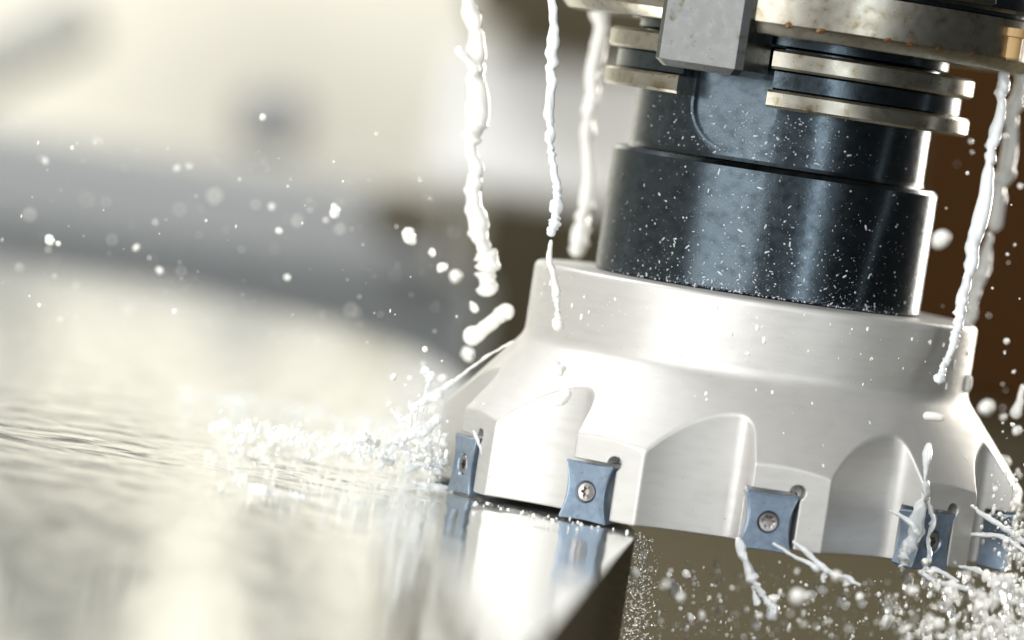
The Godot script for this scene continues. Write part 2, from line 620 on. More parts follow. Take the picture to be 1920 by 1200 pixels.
func jet(points: Array, depth0: float, depth1: float, wobble := 0.28, seed_ := 1, tail := true) -> Array:   # (x, y, radius) in photograph pixels -> [mesh, base]
	var curve: Array[Vector3] = []
	var radii: Array[float] = []
	var base := at(points[-1].x, points[-1].y, depth1)
	var n := points.size()
	var per := 10
	for k in n - 1:
		var p0: Vector3 = points[maxi(k - 1, 0)]
		var p1: Vector3 = points[k]
		var p2: Vector3 = points[k + 1]
		var p3: Vector3 = points[mini(k + 2, n - 1)]
		for s in (per if k < n - 2 else per + 1):
			var q := p1.cubic_interpolate(p2, p0, p3, float(s) / per)
			var f := (k + float(s) / per) / (n - 1)
			var d := lerpf(depth0, depth1, f)
			curve.append((at(q.x, q.y, d) - base) / MM)
			radii.append(maxf(q.z * 0.88, 0.4) * px_size(d) / MM)
	var list := []
	var sides := 12
	var run := 0.0
	for i in curve.size():
		var a := curve[maxi(i - 1, 0)]
		var c := curve[mini(i + 1, curve.size() - 1)]
		if i: run += curve[i].distance_to(curve[i - 1])
		var dir := (a - c).normalized()
		var side := dir.cross(Vector3.BACK).normalized()
		if side.length_squared() < 0.1: side = Vector3.RIGHT
		var other := side.cross(dir).normalized()
		var r := radii[i]
		var ring := PackedVector3Array()
		var shift := Vector3(noise.get_noise_2d(run * 22.0 / maxf(radii[i] * 1.4, 0.5), seed_ * 77.0), 0, noise.get_noise_2d(run * 22.0 / maxf(radii[i] * 1.4, 0.5), seed_ * 77.0 + 500.0)) * r * wobble * 1.5
		for j in sides:
			var u := TAU * j / sides
			var k := 1.0 + wobble * 2.9 * noise.get_noise_3d(run * 26.0 / maxf(radii[i] * 1.3, 0.4), cos(u) * 26.0 + seed_ * 31.0, sin(u) * 26.0)
			ring.append(curve[i] + shift + (side * cos(u) + other * sin(u)) * r * k)
		list.append(ring)
	for e in 2:                                             # round both ends off
		var src: PackedVector3Array = list[0] if e == 0 else list[-1]
		var mid := Vector3.ZERO
		for p in src: mid += p / sides
		var dir := (curve[0] - curve[1]).normalized() if e == 0 else (curve[-1] - curve[-2]).normalized()
		var r := radii[0] if e == 0 else radii[-1]
		for f in [[0.5, 0.86], [0.86, 0.5], [1.0, 0.06]]:
			var ring := PackedVector3Array()
			for p in src: ring.append(mid + (p - mid) * f[1] + dir * r * f[0])
			if e == 0: list.push_front(ring)
			else: list.append(ring)
	list.reverse()
	return [creased(rings(list, true), 85.0), base]


func coolant_jet(called: String, label: String, category: String, points: Array, d0: float, d1: float, m: Material, wobble := 0.28, seed_ := 1, group := "") -> void:
	var j := jet(points, d0, d1, wobble, seed_)
	var o := part(called, j[0], m)
	o.position = j[1]
	tag(o, label, category, group)


func V(x: float, y: float, r: float) -> Vector3:
	return Vector3(x, y, r)


func build_jets() -> void:
	var g := "coolant jets falling round the cutter"
	coolant_jet("coolant_jet", "thick cream coolant jet falling left of the cutter, ending in mid-air", "coolant jet",
		[V(880, -40, 17), V(884, 20, 18), V(890, 70, 16), V(888, 105, 21), V(893, 150, 17), V(899, 195, 21), V(886, 240, 20), V(882, 275, 15), V(889, 320, 18), V(889, 370, 16), V(897, 420, 20), V(905, 465, 18), V(916, 490, 25), V(912, 520, 18), V(915, 540, 19)], 1.06, 1.06, M.coolant, 0.3, 1, g)
	coolant_jet("coolant_jet", "short lump of coolant branching off the thick left jet", "coolant drop", [V(861, 95, 9), V(875, 110, 10), V(890, 130, 13)], 1.057, 1.057, M.coolant, 0.2, 2, g)
	coolant_jet("coolant_jet", "thin white coolant thread falling in front of the cutter's left shoulder", "coolant jet",
		[V(1033, -40, 9), V(1038, 40, 11), V(1037, 90, 12), V(1034, 150, 10), V(1031, 220, 11), V(1033, 290, 8), V(1041, 340, 8), V(1046, 385, 13), V(1038, 420, 11), V(1032, 436, 8)], 1.03, 1.02, M.milky, 0.3, 3, g)
	coolant_jet("coolant_jet", "broken lower piece of the thin thread over the silver collar", "coolant drop",
		[V(1033, 452, 3), V(1030, 488, 8), V(1039, 520, 6), V(1043, 550, 10), V(1044, 580, 5), V(1047, 610, 14)], 1.02, 1.018, M.coolant, 0.25, 4, g)
	coolant_jet("coolant_jet", "blurred coolant jet falling just left of the flange, behind the tool", "coolant jet",
		[V(1130, -10, 20), V(1124, 60, 18), V(1115, 130, 17), V(1106, 200, 15), V(1101, 270, 13), V(1104, 330, 15), V(1100, 370, 17), V(1092, 410, 15), V(1086, 440, 20), V(1083, 468, 17)], 1.11, 1.105, M.coolant, 0.24, 5, g)
	coolant_jet("coolant_jet", "bluish white coolant jet slanting from the amber nozzle to the collar", "coolant jet",
		[V(1894, 96, 13), V(1884, 150, 13), V(1874, 200, 11), V(1863, 260, 13), V(1852, 320, 10), V(1846, 370, 12), V(1830, 440, 14), V(1818, 510, 12), V(1803, 570, 12), V(1792, 630, 9), V(1777, 670, 8), V(1768, 690, 7), V(1762, 712, 11)], 1.049, 1.03, M.milky, 0.26, 6, g)
	coolant_jet("coolant_jet", "upper piece of the cream jet behind the nozzle's slanting jet", "coolant jet",
		[V(1922, 120, 16), V(1905, 190, 17), V(1893, 250, 15), V(1885, 310, 19), V(1872, 370, 17), V(1862, 418, 19)], 1.09, 1.09, M.coolant, 0.3, 7, g)
	coolant_jet("coolant_jet", "lower piece of the broken cream jet, beside the collar's right edge", "coolant jet",
		[V(1856, 445, 8), V(1842, 490, 15), V(1832, 540, 14), V(1820, 580, 15), V(1808, 606, 14)], 1.09, 1.088, M.coolant, 0.3, 8, g)
	coolant_jet("coolant_drop", "long drop of coolant falling at the far right beside the cone", "coolant drop", [V(1916, 725, 6), V(1912, 755, 9), V(1905, 775, 12)], 1.06, 1.06, M.coolant, 0.2, 9)
	coolant_jet("coolant_drop", "large slanting lump of cream coolant flying above the cutter's left rim", "coolant drop", [V(948, 583, 19), V(930, 596, 15), V(908, 618, 17), V(884, 632, 18)], 1.06, 1.06, M.coolant, 0.3, 10)
	coolant_jet("coolant_drop", "teardrop of coolant just above the fourth blue insert", "coolant drop", [V(1741, 835, 6), V(1738, 855, 10), V(1736, 880, 6), V(1734, 900, 2)], 1.02, 1.02, M.thin_coolant, 0.1, 11)
	coolant_jet("coolant_drop", "flat oval drop of coolant on the cone below the collar's right side", "coolant drop", [V(1738, 780, 9), V(1752, 781, 10), V(1764, 783, 8)], 1.02, 1.02, M.coolant, 0.1, 12)
	coolant_jet("coolant_drop", "cream drop sliding down the collar beside its right edge", "coolant drop", [V(1815, 712, 11), V(1812, 728, 10)], 1.055, 1.055, M.coolant, 0.1, 13)
	coolant_jet("coolant_drop", "cream drop caught at the top of the second gullet", "coolant drop", [V(1062, 738, 12), V(1052, 748, 13), V(1046, 752, 10)], 1.022, 1.022, M.coolant, 0.2, 14)
	coolant_jet("coolant_drop", "ragged white drop stuck on the cone below the thin thread", "coolant drop", [V(1040, 684, 9), V(1047, 692, 11), V(1054, 690, 8)], 1.024, 1.024, M.coolant, 0.5, 15)
	g = "coolant strands torn off the inserts"
	coolant_jet("coolant_strand", "knotted white strand hanging from the left corner of the middle insert", "coolant strand",
		[V(1384, 1012, 6), V(1390, 1030, 10), V(1402, 1058, 9), V(1408, 1075, 12), V(1416, 1092, 9), V(1428, 1112, 6), V(1440, 1128, 7), V(1450, 1142, 13), V(1447, 1152, 14)], 1.012, 1.01, M.thin_coolant, 0.4, 21, g)
	coolant_jet("coolant_strand", "short side branch of the knotted strand below the middle insert", "coolant strand", [V(1410, 1090, 6), V(1414, 1112, 5), V(1420, 1130, 8)], 1.012, 1.01, M.thin_coolant, 0.4, 22, g)
	coolant_jet("coolant_strand", "lower of two thin strands leaving the middle insert's right corner", "coolant strand", [V(1452, 1020, 4), V(1490, 1044, 4), V(1515, 1056, 5), V(1531, 1066, 8)], 1.012, 1.01, M.thin_coolant, 0.2, 23, g)
	coolant_jet("coolant_strand", "upper of two thin strands leaving the middle insert's right corner", "coolant strand", [V(1490, 1016, 5), V(1508, 1032, 6), V(1528, 1050, 6), V(1545, 1066, 9), V(1560, 1076, 5), V(1575, 1080, 5)], 1.012, 1.01, M.thin_coolant, 0.25, 24, g)
	coolant_jet("coolant_strand", "stub hanging from the fork of the two thin strands", "coolant strand", [V(1548, 1068, 8), V(1545, 1080, 6), V(1543, 1090, 4)], 1.012, 1.01, M.thin_coolant, 0.2, 25, g)
	coolant_jet("coolant_strand", "chain of small beads ending the forked strand", "coolant strand", [V(1584, 1082, 6), V(1594, 1088, 8), V(1604, 1093, 3), V(1612, 1097, 4)], 1.012, 1.01, M.thin_coolant, 0.2, 26, g)
	coolant_jet("coolant_strand", "long white strand sweeping right from under the fourth insert", "coolant strand", [V(1735, 1080, 5), V(1760, 1092, 6), V(1790, 1100, 8), V(1815, 1105, 5)], 1.02, 1.02, M.thin_coolant, 0.25, 27, g)
	coolant_jet("coolant_strand", "thin spike of coolant above the long strand under the fourth insert", "coolant strand", [V(1750, 1066, 5), V(1772, 1076, 5), V(1796, 1090, 3)], 1.02, 1.02, M.thin_coolant, 0.2, 28, g)
	coolant_jet("coolant_strand", "bluish sheet of coolant running down left of the fourth insert", "coolant strand", [V(1737, 905, 7), V(1730, 940, 10), V(1718, 975, 13), V(1708, 1010, 14), V(1698, 1040, 12), V(1690, 1068, 5)], 1.022, 1.02, M.veil, 0.6, 29, g)
	coolant_jet("coolant_strand", "crooked splash of coolant across the fourth insert", "coolant strand", [V(1742, 935, 3), V(1748, 975, 5), V(1742, 1010, 6), V(1745, 1045, 9), V(1730, 1075, 7)], 1.024, 1.022, M.veil, 0.6, 30, g)
	coolant_jet("coolant_strand", "whip of coolant thrown left from the fourth insert", "coolant strand", [V(1668, 958, 2), V(1690, 968, 4), V(1712, 985, 6), V(1722, 1000, 6)], 1.02, 1.02, M.thin_coolant, 0.35, 31, g)
	coolant_jet("coolant_strand", "upper strand crossing the right rim between fourth and fifth inserts", "coolant strand", [V(1822, 948, 3), V(1850, 970, 5), V(1885, 990, 7), V(1925, 1020, 8)], 1.03, 1.03, M.thin_coolant, 0.35, 32, g)
	coolant_jet("coolant_strand", "lower strand crossing the right rim above the fifth insert", "coolant strand", [V(1820, 1002, 4), V(1850, 1003, 5), V(1880, 1008, 6), V(1925, 1035, 8)], 1.035, 1.03, M.thin_coolant, 0.35, 33, g)
	coolant_jet("coolant_strand", "frayed strand leaving the frame below the fifth insert", "coolant strand", [V(1800, 1062, 4), V(1840, 1072, 5), V(1880, 1090, 6), V(1925, 1115, 7)], 1.03, 1.03, M.thin_coolant, 0.4, 34, g)
	coolant_jet("coolant_strand", "bright splinter of coolant standing in the foreground over the wet plate", "coolant strand", [V(908, 1098, 1), V(902, 1130, 2.5), V(893, 1160, 5), V(886, 1205, 7)], 1.0, 0.99, M.coolant, 0.2, 35, g)
	var splash := [[[V(800, 735, 6), V(806, 712, 8), V(798, 692, 6)], "upright finger of splash against the cutter's upper left rim"], [[V(770, 765, 5), V(795, 750, 9), V(820, 738, 8), V(846, 716, 6)], "jagged ridge of splash along the cutter's left edge"],
		[[V(745, 830, 9), V(775, 815, 11), V(800, 800, 8), V(818, 785, 10)], "thick white fold of splash left of the first insert"], [[V(760, 880, 8), V(785, 872, 10), V(812, 880, 12), V(830, 868, 8)], "low fold of splash on the plate beside the first insert"],
		[[V(775, 905, 5), V(800, 912, 7), V(838, 915, 6), V(880, 918, 4)], "foaming line of coolant under the first insert"], [[V(735, 770, 4), V(752, 785, 6), V(772, 790, 4)], "small curl of splash in front of the blurred plate edge"]]
	for k in splash.size():
		coolant_jet("splash", splash[k][1], "splash", splash[k][0], 1.05, 1.05, M.thin_coolant, 0.6, 41 + k, "splashes at the cutting edge")
	for k in 18:
		var x := 838.0 - pow(rng.randf(), 1.5) * 150.0
		var y := 900.0 - (838.0 - x) * 0.3 - rng.randf() * 90.0 * (1.0 - (838.0 - x) / 220.0)
		var dx := -14.0 - rng.randf() * 26.0
		var dy := rng.randf_range(-34.0, 6.0)
		var r := 2.0 + rng.randf() * 5.0
		coolant_jet("splash", ["stubby", "slim", "hooked", "forked looking", "drooping", "upright"][k % 6] + " ragged strand in the white splash " + ["high beside the cone", "beside the first insert", "low on the plate"][k / 6], "splash", [V(x, y, r), V(x + dx * 0.4 + 4.0, y + dy * 0.3, r * 1.4), V(x + dx * 0.8, y + dy * 0.7, r * 0.7), V(x + dx, y + dy, r * 1.1)], 1.05, 1.03 + rng.randf() * 0.05, M.thin_coolant if k % 2 else M.coolant, 0.5, 60 + k, "ragged strands of the left splash")
	coolant_jet("splash", "left of two small crests of water standing on the plate", "splash", [V(468, 912, 3), V(490, 918, 9), V(512, 924, 6), V(528, 926, 2)], 0.985, 0.985, M.thin_coolant, 0.5, 91)
	coolant_jet("splash", "right of two small crests of water standing on the plate", "splash", [V(538, 930, 3), V(556, 932, 9), V(575, 942, 8), V(600, 948, 2)], 0.985, 0.985, M.thin_coolant, 0.5, 92)
	# runs of coolant clinging to the cutter's left flank and the first insert
	coolant_jet("coolant_run", "thin white run of coolant along the cone's left edge", "coolant run", [V(962, 640, 2), V(920, 664, 3), V(880, 692, 3), V(842, 722, 5)], 1.056, 1.056, M.coolant, 0.3, 51)
	coolant_jet("coolant_run", "thread of coolant clinging to the right side of the first insert", "coolant run", [V(888, 808, 2), V(898, 830, 4), V(904, 850, 3), V(914, 868, 2)], 1.04, 1.038, M.thin_coolant, 0.4, 52)


func build_drops() -> void:
	var meshes: Array[ArrayMesh] = []
	for k in 6: meshes.append(blob(1.0, 0.06 + 0.06 * k, k + 3, 1.0 + 0.12 * (k % 3)))
	var first := {}
	var drop := func(x: float, y: float, r: float, depth: float, label: String, group: String) -> void:
		var kind := rng.randi() % 6
		var key := "%d" % kind
		var o: MeshInstance3D
		if not first.has(key):
			o = part("droplet", meshes[kind], M.coolant)
			first[key] = o
		else:
			o = first[key].duplicate()
			o.name = numbered("droplet")
			add_child(o)
		o.transform = Transform3D(Basis.from_euler(Vector3(rng.randf(), rng.randf() * 6.0, rng.randf())).scaled(Vector3.ONE * r * px_size(depth) / MM), at(x, y, depth))
		for m in o.get_meta_list(): o.remove_meta(m)
		tag(o, label, "droplet", group)
	# drops that stand out one by one
	var one := [[493, 220, 6, 1.06, "single bright droplet over the round grey blur at upper left"], [629, 394, 10, 1.06, "bright round droplet left of the dark blur, mid-air"], [768, 441, 12, 1.06, "largest bright droplet under the dark blur left of the thick jet"],
		[830, 502, 9, 1.06, "upper bright droplet of the pair left of the thick jet's end"], [810, 473, 7, 1.06, "small droplet between the largest one and the pair by the jet's end"], [855, 518, 11, 1.085, "softly blurred droplet of the pair left of the thick jet's end"],
		[94, 448, 8, 1.055, "bright droplet at far left with a smaller one at its lower right"], [109, 457, 5, 1.058, "small oval droplet touching the bright droplet at far left"], [523, 433, 6, 1.07, "droplet with a faint halo in the middle of the grey band"],
		[889, 574, 8, 1.06, "bright droplet between the thick jet's end and the slanting lump"], [923, 701, 0.1, 1.06, ""], [876, 664, 12, 1.085, "blurred pale lump beside the cone's upper left edge"],
		[1762, 448, 15, 0.965, "large pale out of focus droplet right of the dark barrel"], [1820, 265, 6, 1.06, "droplet against the brown background right of the flange"], [1913, 349, 6, 1.06, "bright droplet at the right border beside the cream jet"],
		[1269, 1106, 11, 1.05, "big droplet below the first gullet beside the row of beads"], [1521, 1115, 10, 1.04, "left one of two large droplets below the forked strand"], [1541, 1107, 10, 1.04, "right one of two large droplets below the forked strand"],
		[1662, 1164, 12, 1.03, "largest oval droplet low under the fourth insert"], [1585, 1135, 9, 1.04, "round droplet below the chain of beads"], [1495, 1120, 15, 0.955, "large dim out of focus disc below the middle insert"],
		[1907, 808, 9, 1.06, "round droplet just below the long drop at the far right"], [1850, 765, 14, 0.97, "blurred droplet right of the cone's upper edge"], [1882, 868, 13, 1.08, "cream droplet touching the cone's right edge"],
		[1154, 1068, 8, 1.0, "uppermost bright droplet at the wet plate's corner"], [1190, 1075, 9, 1.0, "second bright droplet beside the wet plate's corner"]]
	for d in one:
		if d[4]: drop.call(d[0], d[1], d[2], d[3], d[4], "")
	# the rest, region by region
	rng.seed = 41
	var fields := [
		[70, Rect2(10, 240, 850, 370), 1.2, 6.5, 0.90, 1.22, "small coolant droplet in the air before the grey band at left", "droplets before the grey band"],
		[46, Rect2(640, 640, 200, 170), 1.5, 7.0, 0.97, 1.16, "coolant droplet thrown up from the splash left of the cutter", "droplets above the left splash"],
		[120, Rect2(1235, 1050, 560, 150), 1.6, 9.5, 0.95, 1.10, "white coolant droplet under the cutter before the olive background", "droplets below the cutter"],
		[34, Rect2(1755, 250, 160, 640), 1.5, 6.5, 0.97, 1.12, "coolant droplet in the dark air right of the tool", "droplets right of the tool"],
	]
	for f in fields:
		for k in f[0]:
			var R: Rect2 = f[1]
			var x := R.position.x + rng.randf() * R.size.x
			var y := R.position.y + rng.randf() * R.size.y
			var r: float = lerpf(f[2], f[3], pow(rng.randf(), 2.2))
			if f[7] == "droplets before the grey band" and y < 240 + x * 0.1: y += 120
			if f[7] == "droplets above the left splash" and y < 1440 - x: continue
			if f[7] == "droplets right of the tool" and x < 1815 and y > 560 and x < 1800 + (y - 760) * 0.7: x = 1880
			if f[7] == "droplets below the cutter" and y < 1060 + (x - 1540) * 0.16 and x < 1700: y += 40
			var depth := lerpf(f[4], f[5], rng.randf())
			drop.call(x, y, r, depth, say_drop(f[7], x, y, r, depth), f[7])
	for k in 6: drop.call(1300.0 + rng.randf_range(-2, 2), 1072.0 + k * 11.5, 3.0 + rng.randf() * 2.5, 1.04, "small bead in the upright row of beads below the first gullet", "row of beads below the first gullet")
	wet_beads(meshes)
	# sprays that nobody could count
	var off_inserts := func() -> Vector3:
		var x := 0.0
		var y := 0.0
		for tries in 30:
			x = lerpf(1560.0, 1930.0, pow(rng.randf(), 0.42))
			y = 1062.0 + (x - 1560.0) * 0.05 + rng.randf() * 150.0
			var w := noise.get_noise_2d(x * 2.2, y * 2.2) * 0.8 + 0.20 * (x - 1780.0) / 100.0 + 0.2
			if w > rng.randf() * 0.9: break
		return V(x, y, lerpf(0.9, 8.6, pow(rng.randf(), 3.0)))
	var at_contact := func() -> Vector3:
		var u := pow(rng.randf(), 2.2)
		var x := 846.0 - u * 400.0 - rng.randf() * 60.0
		var y := 905.0 - (846.0 - x) * 0.24 + rng.randfn() * (8.0 + 12.0 * u) - absf(rng.randfn()) * 62.0 * pow(1.0 - u, 3.0) - rng.randf() * 35.0 * (1.0 - u)
		return V(x, y + rng.randf() * 8.0, lerpf(0.7, 6.4, pow(rng.randf(), 3.6)))
	spray("edge_spray", "dense white coolant spray thrown off the cutter's right inserts", meshes, 1051, off_inserts, 0.97, 1.10, M.coolant)
	spray("edge_spray", "clear water drops among the white spray under the right inserts", meshes, 500, off_inserts, 0.97, 1.10, M.water)
	spray("under_spray", "fine white mist of coolant under the whole right half of the cutter", meshes, 421, func():
		var x := 1235.0 + rng.randf() * 560.0
		return V(x, 1040.0 + (x - 1235.0) * 0.07 + pow(rng.randf(), 0.7) * 150.0, lerpf(0.7, 4.0, pow(rng.randf(), 2.5))), 0.97, 1.10, M.coolant)
	spray("air_mist", "faint specks of coolant mist drifting before the grey background", meshes, 161, func():
		return V(rng.randf() * 860.0, 230.0 + rng.randf() * 420.0, lerpf(0.6, 2.4, pow(rng.randf(), 2.0))), 0.93, 1.16, M.coolant)
	spray("rim_spray", "white coolant mist round the fifth insert at the right rim", meshes, 330, func():
		return V(1905.0 + rng.randfn() * 30.0, 985.0 + rng.randfn() * 50.0, lerpf(1.0, 6.0, pow(rng.randf(), 2.0))), 1.02, 1.07, M.coolant)
	spray("contact_spray", "white coolant spray where the first insert meets the wet plate", meshes, 1000, at_contact, 1.03, 1.12, M.coolant)
	spray("contact_spray", "clear water spray where the first insert meets the wet plate", meshes, 900, at_contact, 1.03, 1.12, M.thin_coolant)
	spray("foam_line", "blurred line of foam on the wet plate far left of the cutter", meshes, 160, func():
		var u := rng.randf()
		return V(330.0 + u * 480.0, 735.0 + u * 82.0 + rng.randfn() * 6.0, lerpf(1.5, 7.0, pow(rng.randf(), 2.0))), 1.15, 1.22, M.thin_coolant)
	spray("lip_spray", "fine coolant beads along the gap between cutter and plate", meshes, 90, func():
		var u := rng.randf()
		return V(885.0 + u * 325.0, 942.0 + u * 66.0 + rng.randfn() * 3.0, lerpf(0.6, 4.0, pow(rng.randf(), 4.0))), 1.012, 1.018, M.coolant)
	spray("falling_grit", "grainy trickle of coolant and swarf falling off the plate's corner", meshes, 700, func():
		var u := rng.randf()
		return V(1205.0 - u * 25.0 + rng.randfn() * (10.0 + u * 14.0), 1010.0 + u * 200.0, lerpf(0.8, 3.0, pow(rng.randf(), 2.0))), 1.02, 1.05, M.water)


func say_drop(group: String, x: float, y: float, r: float, depth: float) -> String:   # what sets a drop apart: size, sharpness and what it hangs beside
	var size := "tiny" if r < 2.4 else ("small" if r < 4.5 else "plump")
	var sharp := "sharp" if absf(depth - 1.03) < 0.035 else ("soft edged" if absf(depth - 1.03) < 0.08 else "blurred pale")
	var place := ""
	if group == "droplets before the grey band":
		place = ("at the left border" if x < 150 else ("under the round grey blur" if x > 420 and x < 620 else ("near the thick left jet" if x > 720 else ("under the dark block's blur" if x >= 620 else "left of the round grey blur"))))
		place += ", before the " + ("dark skirt" if y > 430 else "grey rail")
	elif group == "droplets above the left splash":
		place = "high above the left splash" if y < 700 else ("just above the left splash" if x > 740 else "at the left splash's far end")
	elif group == "droplets right of the tool":
		place = "between barrel and nozzle jet" if x < 1815 else ("beside the slanting nozzle jet" if y < 560 else "beside the cutter's right cone")
	else:
		place = "by the wet plate's corner" if x < 1330 else ("below the middle insert" if x < 1450 else ("below the forked strand" if x < 1600 else ("below the second gullet" if x < 1690 else "below the fourth insert")))
		place += ", " + ("low" if y > 1135 else "close under the rim")
	return "%s %s white coolant droplet %s" % [size, sharp, place]


func spray(called: String, label: String, meshes: Array[ArrayMesh], count: int, where: Callable, d0: float, d1: float, m: Material) -> void:
	var mm := MultiMesh.new()
	mm.transform_format = MultiMesh.TRANSFORM_3D
	mm.mesh = meshes[count % 2]
	mm.instance_count = count
	for k in count:
		var q: Vector3 = where.call()
		var d := lerpf(d0, d1, rng.randf())
		var s := q.z * px_size(d) / MM
		mm.set_instance_transform(k, Transform3D(Basis.from_euler(Vector3(rng.randf() * 6.0, rng.randf() * 6.0, 0)).scaled(Vector3(s * rng.randf_range(0.6, 1.1), s * (1.0 + 1.1 * pow(rng.randf(), 3.0)), s * rng.randf_range(0.6, 1.1))), at(q.x, q.y, d)))
	var o := MultiMeshInstance3D.new()
	o.name = numbered(called)
	o.multimesh = mm
	o.material_override = m
	add_child(o)
	tag(o, label, "coolant spray", "", "stuff")


func wet_beads(meshes: Array[ArrayMesh]) -> void:            # beads of coolant lying on the cutter's collar, cone and flank
	var mm := MultiMesh.new()
	mm.transform_format = MultiMesh.TRANSFORM_3D
	mm.mesh = meshes[1]
	mm.instance_count = 260
	for k in 260:
		var a := deg_to_rad(rng.randf_range(-82.0, 82.0))
		var y := rng.randf_range(15.0, 40.0)
		var lean := 0.0
		var r := 38.9
		if y < 27.5:
			r = 51.2 - (y - 13.2) * 0.826
			lean = -0.69
			if y < 23.0 and body_field(Vector3(sin(a - deg_to_rad(FIRST_TOOTH)) * r, y, cos(a - deg_to_rad(FIRST_TOOTH)) * r).rotated(Vector3.UP, -snappedf(a - deg_to_rad(FIRST_TOOTH), TAU / TEETH))) > 0.15: y = 31.0 + rng.randf() * 8.0
			if y >= 31.0:
				r = 38.9
				lean = 0.0
		var s := lerpf(0.06, 0.34, pow(rng.randf(), 3.5))
		var b := Basis(Vector3.UP, a)
		mm.set_instance_transform(k, Transform3D(b * Basis(Vector3.RIGHT, lean) * Basis.from_scale(Vector3(s, s * (1.0 + rng.randf()), s * 0.5)), b * Vector3(0, y, r) * MM))
	var o := MultiMeshInstance3D.new()
	o.name = "wet_beads"
	o.multimesh = mm
	o.material_override = M.coolant
	add_child(o)
	tag(o, "small beads of coolant lying on the silver collar and cone", "coolant beads", "", "stuff")


func build_speckles() -> void:                              # wet specks and slivers of swarf stuck on the dark barrel, in real thickness
	var mm := MultiMesh.new()
	mm.transform_format = MultiMesh.TRANSFORM_3D
	mm.mesh = blob(1.0, 0.2, 9)
	mm.instance_count = 2400
	rng.seed = 77
	for k in 2400:
		var low := rng.randf() < 0.72
		var y: float
		var r := 28.5
		var a := rng.randfn() * 38.0 - 4.0
		if low:
			y = 41.3 + pow(rng.randf(), 2.6) * 20.5
		else:
			r = 25.7
			y = 64.0 + rng.randf() * 9.5
			a = SLOT + 8.0 + rng.randfn() * 26.0
			if absf(a - SLOT) < 16.0: r = 23.3 / cos(deg_to_rad(a - SLOT)) if Vector2(sin(deg_to_rad(a - SLOT)) * 23.3, minf(y - 72.4, 0.0)).length() < 7.2 else r
		var b := Basis(Vector3.UP, deg_to_rad(a))
		var s := lerpf(0.028, 0.17, pow(rng.randf(), 5.5))
		var long := 1.0 + rng.randf() * (2.6 if rng.randf() < 0.35 else 0.3)
		var roll := Basis(Vector3.BACK, rng.randf() * TAU)
		mm.set_instance_transform(k, Transform3D(b * roll * Basis.from_scale(Vector3(s, s * long, s * 0.6)), b * Vector3(0, y, r) * MM))
	var o := MultiMeshInstance3D.new()
	o.name = "wet_specks"
	o.multimesh = mm
	o.material_override = M.clear_drop
	add_child(o)
	tag(o, "tiny bright specks of coolant and swarf sticking to the dark holder", "specks", "", "stuff")


# ------------------------------------------------------------------ the wet plate
func edge_x(z: float) -> float:                               # right edge of the plate in metres, for each distance
	var pts := [Vector2(-0.60, -0.135), Vector2(-0.52, -0.085), Vector2(-0.44, -0.062), Vector2(-0.2, -0.035), Vector2(0.052, -0.0154), Vector2(0.267, -0.0320), Vector2(0.5, -0.050), Vector2(0.8, -0.08)]
	for k in pts.size() - 1:
		if z <= pts[k + 1].x:
			return lerpf(pts[k].y, pts[k + 1].y, clampf((z - pts[k].x) / (pts[k + 1].x - pts[k].x), 0.0, 1.0))
	return pts[-1].y


func ripple(x: float, z: float) -> float:                     # height of the water film, metres
	var patch := exp(-pow((x + 0.095) / 0.06, 2.0) - pow((z + 0.01) / 0.10, 2.0))
	var wash := exp(-pow((x + 0.038) / 0.055, 2.0) - pow((z - 0.03) / 0.13, 2.0))
	var fine := noise.get_noise_2d(x * 6000.0, z * 4600.0)
	var tiny := noise.get_noise_2d(x * 16000.0 + 50.0, z * 9000.0)
	var broad := noise.get_noise_2d(x * 1500.0 + 90.0, z * 800.0 + 33.0)
	return fine * (0.000012 + 0.00011 * patch + 0.00010 * wash) + tiny * 0.00004 * wash + broad * 0.00006


func build_plate() -> void:
	var t := thing("workpiece", "wet mirror bright metal plate under the cutter, running out of focus", "workpiece")
	var nx := 260
	var nz := 520
	var v := PackedVector3Array()
	var nn := PackedVector3Array()
	var idx := PackedInt32Array()
	for j in nz + 1:
		var f := float(j) / nz
		var z := lerpf(0.72, -0.60, f)
		var xr := edge_x(z)
		for i in nx + 1:
			var x := lerpf(-0.55, xr, 1.0 - pow(1.0 - float(i) / nx, 1.5))
			var h := ripple(x, z)
			var e := 0.0005
			v.append(Vector3(x, h - 0.0001, z))
			nn.append(Vector3(h - ripple(x + e, z), e, h - ripple(x, z + e)).normalized())
	for j in nz:
		for i in nx:
			var a := j * (nx + 1) + i
			idx.append_array([a, a + nx + 1, a + 1, a + 1, a + nx + 1, a + nx + 2])
	var arrays := []
	arrays.resize(Mesh.ARRAY_MAX)
	arrays[Mesh.ARRAY_VERTEX] = v
	arrays[Mesh.ARRAY_NORMAL] = nn
	arrays[Mesh.ARRAY_INDEX] = idx
	var top := ArrayMesh.new()
	top.add_surface_from_arrays(Mesh.PRIMITIVE_TRIANGLES, arrays)
	part("wet_top", top, M.wet_plate, t)
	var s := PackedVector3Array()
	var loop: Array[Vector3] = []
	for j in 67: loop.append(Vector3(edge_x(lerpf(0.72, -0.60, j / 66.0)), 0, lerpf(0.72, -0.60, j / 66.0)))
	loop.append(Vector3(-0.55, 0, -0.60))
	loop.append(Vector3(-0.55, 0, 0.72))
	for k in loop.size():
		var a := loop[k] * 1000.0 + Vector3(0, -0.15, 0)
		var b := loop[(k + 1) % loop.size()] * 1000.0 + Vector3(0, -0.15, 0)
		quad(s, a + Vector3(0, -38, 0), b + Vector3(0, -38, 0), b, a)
	part("side_face", creased(s, 20.0), M.plate_side, t)


